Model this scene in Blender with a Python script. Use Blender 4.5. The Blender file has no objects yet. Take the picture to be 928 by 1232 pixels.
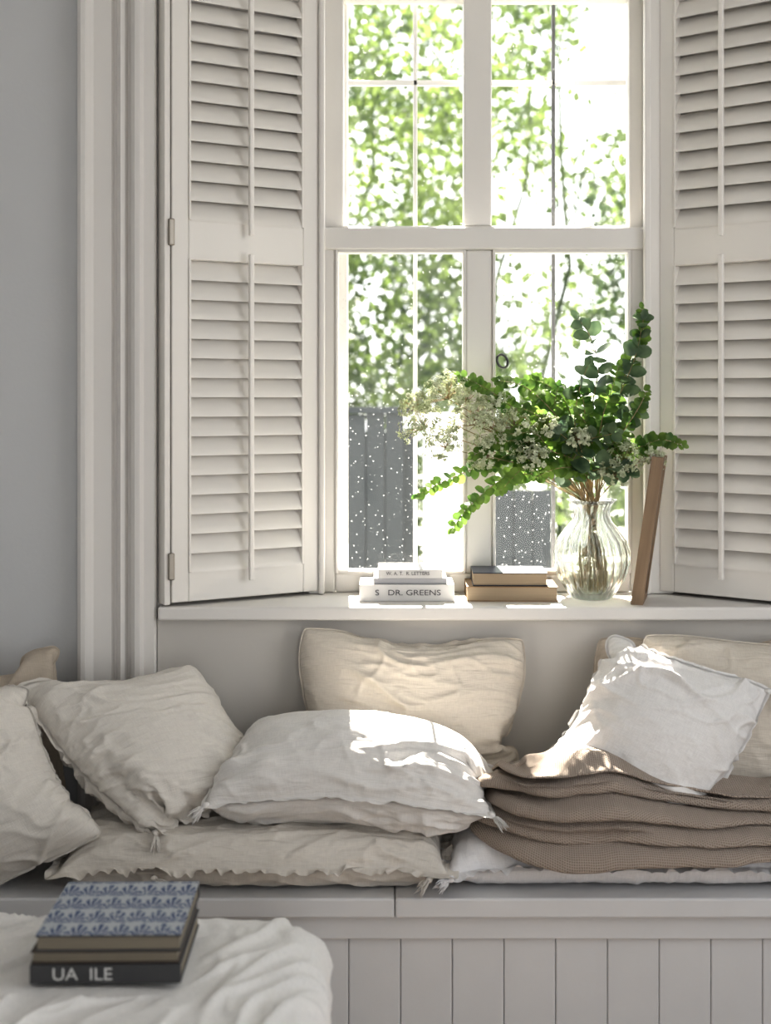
import bpy, math, random
import numpy as np
from mathutils import Vector, noise
random.seed(7); np.random.seed(7)
S = bpy.context.scene
COL = S.collection

# ------------------------------------------------------------------ helpers
def link(ob, parent=None):
    COL.objects.link(ob)
    if parent is not None: ob.parent = parent
    return ob
def empty(name, loc=(0,0,0), rotz=0):
    e = bpy.data.objects.new(name, None); e.empty_display_size = .05
    e.location = loc; e.rotation_euler = (0,0,rotz)
    COL.objects.link(e); return e
def mesh_obj(name, V, F, mat=None, parent=None, smooth=False, uv=None, loc=None):
    me = bpy.data.meshes.new(name)
    me.from_pydata([tuple(v) for v in V], [], [tuple(f) for f in F])
    if uv is not None:
        l = me.uv_layers.new(name='UVMap')
        for li, lp in enumerate(me.loops): l.data[li].uv = uv[lp.vertex_index]
    if smooth: me.polygons.foreach_set('use_smooth', [True]*len(me.polygons))
    me.update()
    ob = bpy.data.objects.new(name, me)
    if mat: me.materials.append(mat)
    if loc is not None: ob.location = loc
    return link(ob, parent)
def boxdata(x0,x1,y0,y1,z0,z1):
    V=[(x0,y0,z0),(x1,y0,z0),(x1,y1,z0),(x0,y1,z0),(x0,y0,z1),(x1,y0,z1),(x1,y1,z1),(x0,y1,z1)]
    F=[(0,3,2,1),(4,5,6,7),(0,1,5,4),(1,2,6,5),(2,3,7,6),(3,0,4,7)]
    return V,F
def boxes(name, lst, mat, parent=None, bevel=0.0, seg=2):
    V=[];F=[]
    for b in lst:
        v,f=boxdata(*b); o=len(V); V+=v; F+=[tuple(i+o for i in q) for q in f]
    ob=mesh_obj(name,V,F,mat,parent)
    if bevel>0:
        m=ob.modifiers.new('bev','BEVEL'); m.width=bevel; m.segments=seg; m.limit_method='ANGLE'
    return ob
def prism(name, prof, z0, z1, mat, parent=None):
    n=len(prof)
    V=[(x,y,z0) for x,y in prof]+[(x,y,z1) for x,y in prof]
    F=[(i,(i+1)%n,(i+1)%n+n,i+n) for i in range(n)]+[tuple(range(n))[::-1],tuple(range(n,2*n))]
    return mesh_obj(name,V,F,mat,parent)

# ------------------------------------------------------------------ materials
def newmat(name):
    m=bpy.data.materials.new(name); m.use_nodes=True
    nt=m.node_tree; b=nt.nodes['Principled BSDF']; return m,nt,b
def N(nt,t,**kw):
    n=nt.nodes.new(t)
    for k,v in kw.items(): setattr(n,k,v)
    return n
def rgba(c): return (c[0],c[1],c[2],1)
def paint(name,col,rough=.5,bump=.05,var=.04,scale=6):
    m,nt,b=newmat(name); L=nt.links
    tc=N(nt,'ShaderNodeTexCoord'); no=N(nt,'ShaderNodeTexNoise'); no.inputs['Scale'].default_value=scale; no.inputs['Detail'].default_value=6
    L.new(tc.outputs['Object'],no.inputs['Vector'])
    r=N(nt,'ShaderNodeMixRGB'); r.inputs[1].default_value=rgba([c*(1-var) for c in col]); r.inputs[2].default_value=rgba([min(1,c*(1+var)) for c in col])
    L.new(no.outputs['Fac'],r.inputs[0]); L.new(r.outputs[0],b.inputs['Base Color'])
    b.inputs['Roughness'].default_value=rough
    n2=N(nt,'ShaderNodeTexNoise'); n2.inputs['Scale'].default_value=90; n2.inputs['Detail'].default_value=3
    L.new(tc.outputs['Object'],n2.inputs['Vector'])
    bp=N(nt,'ShaderNodeBump'); bp.inputs['Strength'].default_value=bump; bp.inputs['Distance'].default_value=.004
    L.new(n2.outputs['Fac'],bp.inputs['Height']); L.new(bp.outputs[0],b.inputs['Normal'])
    return m
def linen(name,col,crinkle=.5,cs=(9,55),weave=.35,dist=.006):
    m,nt,b=newmat(name); L=nt.links
    tc=N(nt,'ShaderNodeTexCoord')
    def mapped(sx,sy,rot=0):
        mp=N(nt,'ShaderNodeMapping'); mp.inputs['Scale'].default_value=(sx,sy,1); mp.inputs['Rotation'].default_value=(0,0,rot)
        L.new(tc.outputs['UV'],mp.inputs['Vector']); return mp
    def noi(mp,det=3,dis=0):
        n=N(nt,'ShaderNodeTexNoise'); n.inputs['Scale'].default_value=1; n.inputs['Detail'].default_value=det; n.inputs['Distortion'].default_value=dis
        L.new(mp.outputs[0],n.inputs['Vector']); return n
    w1=noi(mapped(420,50)); w2=noi(mapped(50,420)); cr=noi(mapped(*cs),2,.6)
    ad=N(nt,'ShaderNodeMath',operation='ADD'); L.new(w1.outputs['Fac'],ad.inputs[0]); L.new(w2.outputs['Fac'],ad.inputs[1])
    r=N(nt,'ShaderNodeMixRGB'); r.inputs[1].default_value=rgba([c*.78 for c in col]); r.inputs[2].default_value=rgba([min(1,c*1.16) for c in col])
    h=N(nt,'ShaderNodeMath',operation='MULTIPLY'); h.inputs[1].default_value=.5; L.new(ad.outputs[0],h.inputs[0]); L.new(h.outputs[0],r.inputs[0])
    L.new(r.outputs[0],b.inputs['Base Color']); b.inputs['Roughness'].default_value=.9
    b.inputs['Specular IOR Level'].default_value=.15
    b.inputs['Sheen Weight'].default_value=.08
    b1=N(nt,'ShaderNodeBump'); b1.inputs['Strength'].default_value=crinkle; b1.inputs['Distance'].default_value=dist
    L.new(cr.outputs['Fac'],b1.inputs['Height'])
    b2=N(nt,'ShaderNodeBump'); b2.inputs['Strength'].default_value=weave; b2.inputs['Distance'].default_value=.0015
    L.new(ad.outputs[0],b2.inputs['Height']); L.new(b1.outputs[0],b2.inputs['Normal'])
    L.new(b2.outputs[0],b.inputs['Normal'])
    return m
def plain(name,col,rough=.6,metal=0,spec=.5):
    m=paint(name,col,rough,.03,.06,20); b=m.node_tree.nodes['Principled BSDF']; b.inputs['Metallic'].default_value=metal; b.inputs['Specular IOR Level'].default_value=spec
    return m
def leafmat(name,c1,c2,trans=.35,scale=18,rough=.45):
    m,nt,b=newmat(name); L=nt.links
    tc=N(nt,'ShaderNodeTexCoord'); no=N(nt,'ShaderNodeTexNoise'); no.inputs['Scale'].default_value=scale
    L.new(tc.outputs['Object'],no.inputs['Vector'])
    cr=N(nt,'ShaderNodeValToRGB'); cr.color_ramp.elements[0].position=.35; cr.color_ramp.elements[1].position=.65
    cr.color_ramp.elements[0].color=rgba(c1); cr.color_ramp.elements[1].color=rgba(c2)
    L.new(no.outputs['Fac'],cr.inputs[0]); L.new(cr.outputs[0],b.inputs['Base Color']); b.inputs['Roughness'].default_value=rough
    tr=N(nt,'ShaderNodeBsdfTranslucent'); mx=N(nt,'ShaderNodeMixShader'); mx.inputs[0].default_value=trans
    hs=N(nt,'ShaderNodeHueSaturation'); hs.inputs['Value'].default_value=1.6; hs.inputs['Saturation'].default_value=1.0
    L.new(cr.outputs[0],hs.inputs['Color']); L.new(hs.outputs[0],tr.inputs['Color'])
    L.new(b.outputs[0],mx.inputs[1]); L.new(tr.outputs[0],mx.inputs[2])
    L.new(mx.outputs[0],nt.nodes['Material Output'].inputs['Surface'])
    return m

M_wall=paint('wall_paint_cool_grey',(.63,.635,.64),.75,.08,.02,2)
M_trim=paint('trim_paint_offwhite',(.79,.765,.735),.42,.04,.02)
M_under=paint('panel_paint_warm',(.60,.575,.54),.55,.06,.03,3)
M_shut=paint('shutter_paint',(.84,.81,.765),.45,.03,.02)
M_win=paint('window_paint',(.81,.785,.745),.4,.03,.02)
M_seat=paint('seat_paint',(.67,.665,.665),.45,.06,.04,9)
M_ceil=paint('ceiling_paint',(.8,.8,.79),.8)
M_metal=plain('hinge_metal',(.35,.32,.28),.4,.9)
L_beige=linen('linen_oat',(.70,.64,.56),.7)
L_beige2=linen('linen_sand',(.54,.47,.39),.5)
L_natural=linen('linen_natural',(.74,.70,.645),.7,(12,60))
L_white=linen('linen_white',(.78,.755,.725),.8,(10,48))
L_white2=linen('linen_muslin_white',(.80,.78,.76),.7,(34,34))
L_matt=linen('linen_mattress',(.70,.655,.595),.7,(14,60))
L_mattw=linen('linen_mattress_white',(.78,.765,.765),.6,(50,14))
L_ott=linen('linen_slipcover',(.78,.76,.735),.35,(10,14),.3,.006)

# ------------------------------------------------------------------ room shell
WY=-.22
boxes('wall_window',[(-1.3,-.60,WY,.12,0,3.0),(1.09,2.2,WY,.12,0,3.0),(-.60,1.09,WY,.12,2.80,3.0),(-.60,1.09,-.19,.12,0,1.005)],M_wall)
boxes('wall_under_sill',[(-.598,1.95,-.232,-.19,0,1.0)],M_under)
boxes('wall_left',[(-1.42,-1.3,-5.2,.12,0,3.0)],M_wall)
boxes('wall_right',[(2.2,2.32,-5.2,-3.2,0,3.0),(2.2,2.32,-1.3,.12,0,3.0),(2.2,2.32,-3.2,-1.3,0,.85),(2.2,2.32,-3.2,-1.3,2.8,3.0)],M_wall)
boxes('wall_back',[(-1.42,0.2,-5.32,-5.2,0,3.0),(1.3,2.32,-5.32,-5.2,0,3.0),(0.2,1.3,-5.32,-5.2,2.4,3.0)],M_wall)
boxes('ceiling',[(-1.42,2.32,-5.32,.12,3.0,3.1)],M_ceil)
mf,nt,b=newmat('floor_oak'); L=nt.links
tc=N(nt,'ShaderNodeTexCoord'); br=N(nt,'ShaderNodeTexBrick'); br.inputs['Scale'].default_value=1
br.inputs['Brick Width'].default_value=1.4; br.inputs['Row Height'].default_value=.14; br.inputs['Mortar Size'].default_value=.003
br.inputs['Color1'].default_value=(.36,.27,.20,1); br.inputs['Color2'].default_value=(.42,.32,.24,1); br.inputs['Mortar'].default_value=(.1,.07,.05,1)
L.new(tc.outputs['Object'],br.inputs['Vector']); L.new(br.outputs[0],b.inputs['Base Color']); b.inputs['Roughness'].default_value=.4
boxes('floor',[(-1.42,2.32,-5.32,.12,-.1,0)],mf)

prism('trim_1',[(-.60,-.215),(-.215,.02),(-.215,.10),(-.60,.10)],1.0,2.80,M_trim)
prism('trim_2',[(1.09,-.215),(1.09,.10),(.80,.10),(.80,.02)],1.0,2.80,M_trim)
def architrave(name,x0,sgn,z0,z1):
    pr=[(0,0),(0,-.034),(.010,-.040),(.022,-.040),(.030,-.030),(.038,-.022),(.085,-.022),(.090,-.014),(.098,-.014),(.103,-.026),(.112,-.033),(.121,-.026),(.126,-.014),(.134,-.014),(.139,-.030),(.150,-.038),(.162,-.038),(.170,-.024),(.196,-.024),(.200,-.016),(.200,0)]
    P=[(x0+sgn*a,WY+b_*1.3) for a,b_ in pr]
    return prism(name,P,z0,z1,M_trim)
architrave('trim_3',-.800,1,.0,2.9)
architrave('trim_4',1.30,-1,1.06,2.9)
sill=boxes('window_sill',[(-.592,1.94,-.262,.0,1.0,1.035)],M_trim,bevel=.006,seg=3)

# ------------------------------------------------------------------ window
win=empty('window_1',(.27,0,1.0))
def wb(name,lst,mat=M_win,bevel=.004):
    o=boxes(name,lst,mat,win,bevel); o.location=(-.27,0,-1.0); return o
ztop=2.78
wb('jambs',[(-.214,-.180,-.045,.12,1.036,ztop),(.728,.799,-.045,.12,1.036,ztop),(-.214,.799,-.045,.12,ztop,2.82)])
wb('jamb_beads',[(-.184,-.168,-.058,-.03,1.036,ztop),(.716,.734,-.058,-.03,1.036,ztop)],bevel=.005)
wb('lower_sash',[(-.179,-.140,-.02,.03,1.036,2.054),(.684,.727,-.02,.03,1.036,2.054),(-.140,.684,-.02,.03,1.036,1.090),
   (-.179,.727,-.032,.03,1.992,2.054),(.224,.299,-.02,.03,1.090,1.992)],bevel=.006)
rim=[]
for (a,c) in ((-.140,.224),(.299,.684)):
    rim+=[(a,a+.008,-.026,.02,1.090,1.992),(c-.008,c,-.026,.02,1.090,1.992),(a+.008,c-.008,-.026,.02,1.090,1.098),(a+.008,c-.008,-.026,.02,1.984,1.992)]
wb('glazing_beads',rim,bevel=.002)
wb('upper_sash',[(-.179,-.118,.012,.06,2.054,ztop),(.686,.727,.012,.06,2.054,ztop),(-.118,.686,.012,.06,2.054,2.064),(.220,.300,.012,.06,2.064,ztop),(-.118,.686,.012,.06,2.70,ztop)],bevel=.005)
wb('outer_frame',[(-.214,-.108,.085,.12,1.0,ztop),(.700,.80,.085,.12,1.0,ztop),(-.108,.700,.085,.12,1.0,1.085),(.232,.296,.088,.118,1.085,ztop)])
wb('outer_bars',[(.080,.092,.095,.11,1.085,ztop),(-.108,.700,.095,.11,2.480,2.496)],bevel=.002)
wb('outer_bar_dark',[(.480,.490,.095,.112,1.085,ztop)],plain('bar_backlit_shade',(.12,.12,.12),.5),.002)  # dark colour stands in for this bar being seen against the light
mg,nt,b=newmat('window_glass'); L=nt.links
out=nt.nodes['Material Output']; nt.nodes.remove(b)
tr=N(nt,'ShaderNodeBsdfTransparent'); gl=N(nt,'ShaderNodeBsdfGlossy'); gl.inputs['Roughness'].default_value=.03
df=N(nt,'ShaderNodeBsdfTranslucent'); df.inputs['Color'].default_value=(.9,.93,.95,1)
fr=N(nt,'ShaderNodeFresnel'); fr.inputs['IOR'].default_value=1.25
m1=N(nt,'ShaderNodeMixShader'); m2=N(nt,'ShaderNodeMixShader')
tc=N(nt,'ShaderNodeTexCoord'); vo=N(nt,'ShaderNodeTexVoronoi'); vo.inputs['Scale'].default_value=75; L.new(tc.outputs['Object'],vo.inputs['Vector'])
lt=N(nt,'ShaderNodeMath',operation='LESS_THAN'); lt.inputs[1].default_value=.16; L.new(vo.outputs['Distance'],lt.inputs[0])
n3=N(nt,'ShaderNodeTexNoise'); n3.inputs['Scale'].default_value=5; L.new(tc.outputs['Object'],n3.inputs['Vector'])
mu=N(nt,'ShaderNodeMath',operation='MULTIPLY'); L.new(lt.outputs[0],mu.inputs[0]); L.new(n3.outputs['Fac'],mu.inputs[1])
ma=N(nt,'ShaderNodeMath',operation='MULTIPLY_ADD'); ma.inputs[1].default_value=.30; ma.inputs[2].default_value=.012; L.new(mu.outputs[0],ma.inputs[0])
L.new(fr.outputs[0],m1.inputs[0]); L.new(tr.outputs[0],m1.inputs[1]); L.new(gl.outputs[0],m1.inputs[2])
L.new(ma.outputs[0],m2.inputs[0]); L.new(m1.outputs[0],m2.inputs[1]); L.new(df.outputs[0],m2.inputs[2]); L.new(m2.outputs[0],out.inputs[0])
def quad(name,x0,x1,y,z0,z1,mat):
    o=mesh_obj(name,[(x0,y,z0),(x1,y,z0),(x1,y,z1),(x0,y,z1)],[(0,1,2,3)],mat,win); o.location=(-.27,0,-1.0)
quad('glass_lower',-.14,.684,.004,1.09,1.992,mg); quad('glass_upper',-.118,.686,.04,2.06,ztop,mg)
bpy.ops.mesh.primitive_torus_add(major_radius=.019,minor_radius=.0035,location=(.325-.27,-.034,1.681-1.0),rotation=(math.radians(75),0,.6))
o=bpy.context.object; o.name='sash_latch_ring'; o.parent=win; o.data.materials.append(plain('latch_dark',(.06,.06,.06),.35,.6))

# ------------------------------------------------------------------ shutters
def shutter(loc,ang,W,stile,hinge_side):
    e=empty('window_shutter',(loc[0],loc[1],1.045),ang)
    T=.030; z0=0; z1=1.70; zm0,zm1=.897,1.001; rb=.078
    def p(n,l,bev=.003): return boxes(n,l,M_shut,e,bev)
    p('stiles',[(0,stile,-T/2,T/2,z0,z1),(W-stile,W,-T/2,T/2,z0,z1)])
    p('rails',[(stile,W-stile,-T/2,T/2,z0,z0+rb),(stile,W-stile,-T/2,T/2,zm0,zm1),(stile,W-stile,-T/2,T/2,z1-.07,z1)])
    bd=[]
    for a,c in ((z0+rb,zm0),(zm1,z1-.07)):
        bd+=[(stile,stile+.006,-T/2-.004,T/2,a,c),(W-stile-.006,W-stile,-T/2-.004,T/2,a,c)]
    p('opening_beads',bd,.0015)
    V=[];F=[]
    tl=math.radians(58); ax=(-math.cos(tl),-math.sin(tl)); nx=(-math.sin(tl),math.cos(tl))
    prof=[]
    for k in range(12):
        a=2*math.pi*k/12; prof.append((.034*math.cos(a),.0050*math.sin(a)))
    def slats(a,c,n):
        pit=(c-a)/n
        for i in range(n):
            zc=a+pit*(i+.5)
            o=len(V)
            for x in (stile+.006,W-stile-.006):
                for q,r in prof:
                    V.append((x,ax[0]*q+nx[0]*r,zc+(ax[1]*q+nx[1]*r)))
            m=len(prof)
            for k in range(m): F.append((o+k,o+(k+1)%m,o+m+(k+1)%m,o+m+k))
            F.append(tuple(range(o,o+m))[::-1]); F.append(tuple(range(o+m,o+2*m)))
    slats(z0+rb,zm0,16); slats(zm1,z1-.07,12)
    o=mesh_obj('louvres',V,F,M_shut,e)
    m=o.modifiers.new('es','EDGE_SPLIT'); o.data.polygons.foreach_set('use_smooth',[True]*len(o.data.polygons))
    xm=W/2
    p('tilt_rods',[(xm-.0065,xm+.0065,-.048,-.034,z0+rb-.03,zm0+.02),(xm-.0065,xm+.0065,-.048,-.034,zm1-.035,z1-.09)],.003)
    hx=(-.010,.006) if hinge_side<0 else (W-.006,W+.010)
    boxes('hinges',[(hx[0],hx[1],-.022,.004,.06,.13),(hx[0],hx[1],-.022,.004,.93,1.0)],M_metal,e,.003)
    boxes('hanging_strip',[((-.020,-.003,-.012,.035,-.005,z1) if hinge_side<0 else (W+.003,W+.02,-.012,.035,-.005,z1))],M_shut,e,.003)
    return e
shutter((-.563,-.245),math.atan2(.21,.369),.425,.046,-1)
shutter((.768,-.035),math.atan2(-.21,.29),.372,.042,1)

# ------------------------------------------------------------------ window seat
seat=empty('window_seat_bench',(0,-.45,0))
def sb(n,l,bev=.003,mat=M_seat):
    o=boxes(n,l,mat,None,bev); o.parent=seat; o.location=(0,.45,0); return o
sb('seat_board',[(-1.299,.020,-.715,-.235,.415,.46),(.0215,2.199,-.715,-.235,.415,.46)],.005)
sb('apron_rail',[(-1.299,2.199,-.695,-.66,.36,.415)])
sb('carcass',[(-1.299,2.199,-.665,-.235,.0,.40)])
pl=[]
x0=.0337
edges=[-1.299]+[x0-.117*k for k in range(11,0,-1)]+[x0+.117*k for k in range(0,19) if x0+.117*k<2.15]+[2.199]
for a,c in zip(edges[:-1],edges[1:]): pl.append((a+.0005,c-.0005,-.683,-.66,.08,.372))
sb('beadboard_planks',pl,.003)
sb('plinth',[(-1.299,2.199,-.69,-.66,0,.09)])

# ------------------------------------------------------------------ cloth cushion solver
def sim_cushion(corners,w,h,thick,planes=(),obst=(),steps=130,n=54,grav=.00005,pin=.05,seed=0,sweeps=5,tp=.085):
    rs=np.random.RandomState(seed)
    BL,BR,TR,TL=[np.array(c,float) for c in corners]
    nu=n; nv=max(12,int(round(n*h/w)))
    u=np.linspace(0,1,nu)[:,None,None]; v=np.linspace(0,1,nv)[None,:,None]
    uu=.5+(u-.5)*(1-tp*(2*v-1)**4); vv=.5+(v-.5)*(1-tp*(2*u-1)**4)
    R=np.concatenate([(uu-.5)*w+0*vv,(vv-.5)*h+0*uu],-1)
    e=1.0+tp*.7
    us=.5+(uu-.5)*e; vs=.5+(vv-.5)*e
    base=(1-us)*(1-vs)*BL+us*(1-vs)*BR+us*vs*TR+(1-us)*vs*TL
    Nn=np.cross((BR-BL)+(TR-TL),(TL-BL)+(TR-BR)); Nn/=np.linalg.norm(Nn)
    prof=np.sqrt(np.clip(np.sin(np.pi*u)*np.sin(np.pi*v),0,1))*.035
    P=np.stack([base+Nn*prof,base-Nn*prof])
    low=rs.normal(0,1,(2,9,9))
    ui=(np.linspace(0,7.99,nu)).astype(int); vi=(np.linspace(0,7.99,nv)).astype(int)
    P+=rs.normal(0,.0012,P.shape)+low[:,ui][:,:,vi][...,None]*Nn*.003
    Vt=w*h*thick
    vel=np.zeros_like(P)
    def con(A,B,Lr,k,kc):
        d=B-A; l=np.sqrt((d*d).sum(-1,keepdims=True))+1e-9
        kk=np.where(l>Lr,k,kc)
        c=.5*kk*(1-Lr/l)*d
        A+=c; B-=c
    LL=[]
    for s in (0,1):
        LL.append((np.s_[:,s:nu-1:2],np.s_[:,s+1:nu:2],1,.55))
        LL.append((np.s_[:,:,s:nv-1:2],np.s_[:,:,s+1:nv:2],1,.55))
        LL.append((np.s_[:,s:nu-1:2,:-1],np.s_[:,s+1:nu:2,1:],.35,.12))
        LL.append((np.s_[:,s:nu-1:2,1:],np.s_[:,s+1:nu:2,:-1],.35,.12))
    BB=[]
    for s in range(4):
        BB.append((np.s_[:,s:nu-2:4],np.s_[:,s+2:nu:4],.22,.08)); BB.append((np.s_[:,:,s:nv-2:4],np.s_[:,:,s+2:nv:4],.22,.08))
    R2=R[None]
    LL=[(a,b_,np.sqrt(((R2[a]-R2[b_])**2).sum(-1,keepdims=True)),k,kc) for a,b_,k,kc in LL]
    BB=[(a,b_,np.sqrt(((R2[a]-R2[b_])**2).sum(-1,keepdims=True)),k,kc) for a,b_,k,kc in BB]
    def border():
        for sl in ((slice(0,1),slice(None)),(slice(nu-1,nu),slice(None)),(slice(None),slice(0,1)),(slice(None),slice(nv-1,nv))):
            a=(P[0][sl]+P[1][sl])*.5; P[0][sl]=a; P[1][sl]=a
    idx=[(0,0),(nu-1,0),(nu-1,nv-1),(0,nv-1)]; tgt=[BL,BR,TR,TL]
    for st in range(steps):
        a=P[:,:-1,:-1];b_=P[:,1:,:-1];c=P[:,1:,1:];d=P[:,:-1,1:]
        ar=.5*np.cross(c-a,d-b_); ar[1]*=-1
        cen=(a+b_+c+d)/4-BL
        Vol=(cen*ar).sum()/3
        nrm=np.zeros_like(P)
        nrm[:,:-1,:-1]+=ar; nrm[:,1:,:-1]+=ar; nrm[:,1:,1:]+=ar; nrm[:,:-1,1:]+=ar
        nrm/= (np.sqrt((nrm**2).sum(-1,keepdims=True))+1e-9)
        pr=np.clip(4*(Vt-Vol)/Vt,-1,1)*.003
        old=P.copy()
        P+=vel+nrm*pr; P[...,2]-=grav
        border()
        last = st>steps-25
        for k in range(sweeps+(3 if last else 0)):
            for q in LL: con(P[q[0]],P[q[1]],q[2],q[3],q[4])
            if k%2==0:
                for q in BB: con(P[q[0]],P[q[1]],q[2],q[3],q[4])
            border()
        for (i,j),t in zip(idx,tgt):
            r=nu//5
            i0,i1=max(0,i-r),min(nu,i+r+1); j0,j1=max(0,j-r),min(nv,j+r+1)
            P[:,i0:i1,j0:j1]+=pin*(t-P[0,i,j])
        for (pn,pd) in planes:
            pn=np.array(pn,float); dd=(P*pn).sum(-1)-pd
            P+=np.where(dd<0,-dd,0)[...,None]*pn
        for ob in obst:
            q=P-ob['c']; A_=(q@ob['U'])/(ob['w']/2); B_=(q@ob['V'])/(ob['h']/2); nn=q@ob['N']
            t=ob['T']*np.sqrt(np.clip(1-A_**2,0,1))**.8*np.sqrt(np.clip(1-B_**2,0,1))**.8
            m=(np.abs(A_)<1)&(np.abs(B_)<1)&(nn<t)&(nn>-t*1.2)
            P+=(np.where(m,(t-nn)*.6,0))[...,None]*ob['N']
        vel=(P-old)*(.88 if not last else .5)
        sp=np.sqrt((vel**2).sum(-1,keepdims=True)); vel*=np.minimum(1,.012/(sp+1e-9))
    border()
    U=(BR-BL)+(TR-TL); U/=np.linalg.norm(U); Vv=np.cross(Nn,U)
    c0=P.reshape(-1,3).mean(0); q=(P[0]-c0)
    ob=dict(c=c0,U=U,V=Vv,N=Nn,w=np.ptp(q@U),h=np.ptp(q@Vv),T=float(np.percentile(q@Nn,92)))
    return P,ob,w,h
def upsample(P):
    k,nu,nv,_=P.shape
    Q=np.zeros((k,2*nu-1,nv,3)); Q[:,::2]=P; Q[:,1::2]=(P[:,:-1]+P[:,1:])/2
    R=np.zeros((k,2*nu-1,2*nv-1,3)); R[:,:,::2]=Q; R[:,:,1::2]=(Q[:,:,:-1]+Q[:,:,1:])/2
    R[:,1:-1,1:-1]=.5*R[:,1:-1,1:-1]+.125*(R[:,2:,1:-1]+R[:,:-2,1:-1]+R[:,1:-1,2:]+R[:,1:-1,:-2])
    return R
def crease(P,w,h,fu,fv,amp,seed,ang=0.0):
    k,nu,nv,_=P.shape
    du=np.gradient(P,axis=1); dv=np.gradient(P,axis=2); nr=np.cross(du,dv); nr[1]*=-1
    nr/=np.sqrt((nr**2).sum(-1,keepdims=True))+1e-9
    ca,sa=math.cos(ang),math.sin(ang)
    D=np.zeros((k,nu,nv))
    for s in range(k):
        for i in range(1,nu-1):
            U_=i/(nu-1)*w
            for j in range(1,nv-1):
                V_=j/(nv-1)*h; a=U_*ca+V_*sa; c=-U_*sa+V_*ca
                wx=noise.noise(Vector((U_*5+seed,V_*5,s*9)))*.05
                n1=noise.noise(Vector((a*fu+wx*8,c*fv+wx*fv,seed*1.7+s*4)))
                n2=noise.noise(Vector((a*fu*2.1+5,(c+wx)*fv*2.0,seed*2.3+s*4)))
                n3=noise.noise(Vector((U_*9+c*14,V_*11-a*8,seed*.7+s*4)))
                md=.55+.9*noise.noise(Vector((U_*6,V_*6,seed+3)))
                r1=max(0,1-abs(n1)*3.2)**2; r2=max(0,1-abs(n2)*3.2)**2; r3=max(0,1-abs(n3)*4)**2
                ed=min(i,nu-1-i,j,nv-1-j)/4
                D[s,i,j]=(r1+.55*r2+.5*r3-.4)*max(.15,md)*min(1,ed)
    return P+nr*D[...,None]*amp
def cushion_mesh(name,sim,mat,flange=0.0,fw=.0,seed=0,parent=None,sub=1,cr=None):
    P,ob,w,h=sim
    if cr: P=crease(upsample(P),w,h,*cr)
    P[...,2]=np.maximum(P[...,2],.463)
    nu,nv=P.shape[1:3]
    V=[];uv=[];ix=np.zeros((2,nu,nv),int)
    for k in (0,1):
        for i in range(nu):
            for j in range(nv):
                if k==1 and (i in(0,nu-1) or j in(0,nv-1)): ix[1,i,j]=ix[0,i,j]; continue
                ix[k,i,j]=len(V); V.append(P[k,i,j]); uv.append((i/(nu-1)*w+k*1.3,j/(nv-1)*h))
    F=[]
    for i in range(nu-1):
        for j in range(nv-1):
            F.append((ix[0,i,j],ix[0,i+1,j],ix[0,i+1,j+1],ix[0,i,j+1]))
            F.append((ix[1,i,j],ix[1,i,j+1],ix[1,i+1,j+1],ix[1,i+1,j]))
    if flange>0:
        loop=[(i,0) for i in range(nu-1)]+[(nu-1,j) for j in range(nv-1)]+[(i,nv-1) for i in range(nu-1,0,-1)]+[(0,j) for j in range(nv-1,0,-1)]
        m=len(loop); rings=[]
        outs=[]
        for (i,j) in loop:
            ii=min(max(i,3),nu-4); jj=min(max(j,3),nv-4)
            inn=(P[0,ii,jj]+P[1,ii,jj])/2; d=P[0,i,j]-inn; d/=np.linalg.norm(d)+1e-9; outs.append(d)
        outs=np.array(outs)
        for _ in range(3): outs=(np.roll(outs,1,0)+outs+np.roll(outs,-1,0))/3
        outs/=np.linalg.norm(outs,axis=1,keepdims=True)
        NN=ob['N']; al=0; last=P[0,0,0]
        arc=[]
        for (i,j) in loop:
            al+=np.linalg.norm(P[0,i,j]-last); last=P[0,i,j]; arc.append(al)
        for r in (1,2):
            ring=[]
            for q,(i,j) in enumerate(loop):
                sN=noise.noise(Vector((arc[q]*38,seed*3.1,0)))+.5*noise.noise(Vector((arc[q]*90,seed,5)))
                wv=sN*fw*r
                p=P[0,i,j]+outs[q]*flange*r/2+NN*wv
                p[2]=max(p[2],.4635)
                ring.append(len(V)); V.append(p); uv.append((arc[q],-.01*r))
            rings.append(ring)
        base=[ix[0,i,j] for i,j in loop]
        allr=[base]+rings
        for r in range(2):
            for q in range(m): F.append((allr[r][q],allr[r+1][q],allr[r+1][(q+1)%m],allr[r][(q+1)%m]))
    V=np.array(V); o=V.mean(0)
    obj=mesh_obj(name,V-o,F,mat,parent,True,uv,loc=tuple(o))
    if sub:
        s=obj.modifiers.new('sub','SUBSURF'); s.levels=sub; s.render_levels=sub
    return obj
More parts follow.
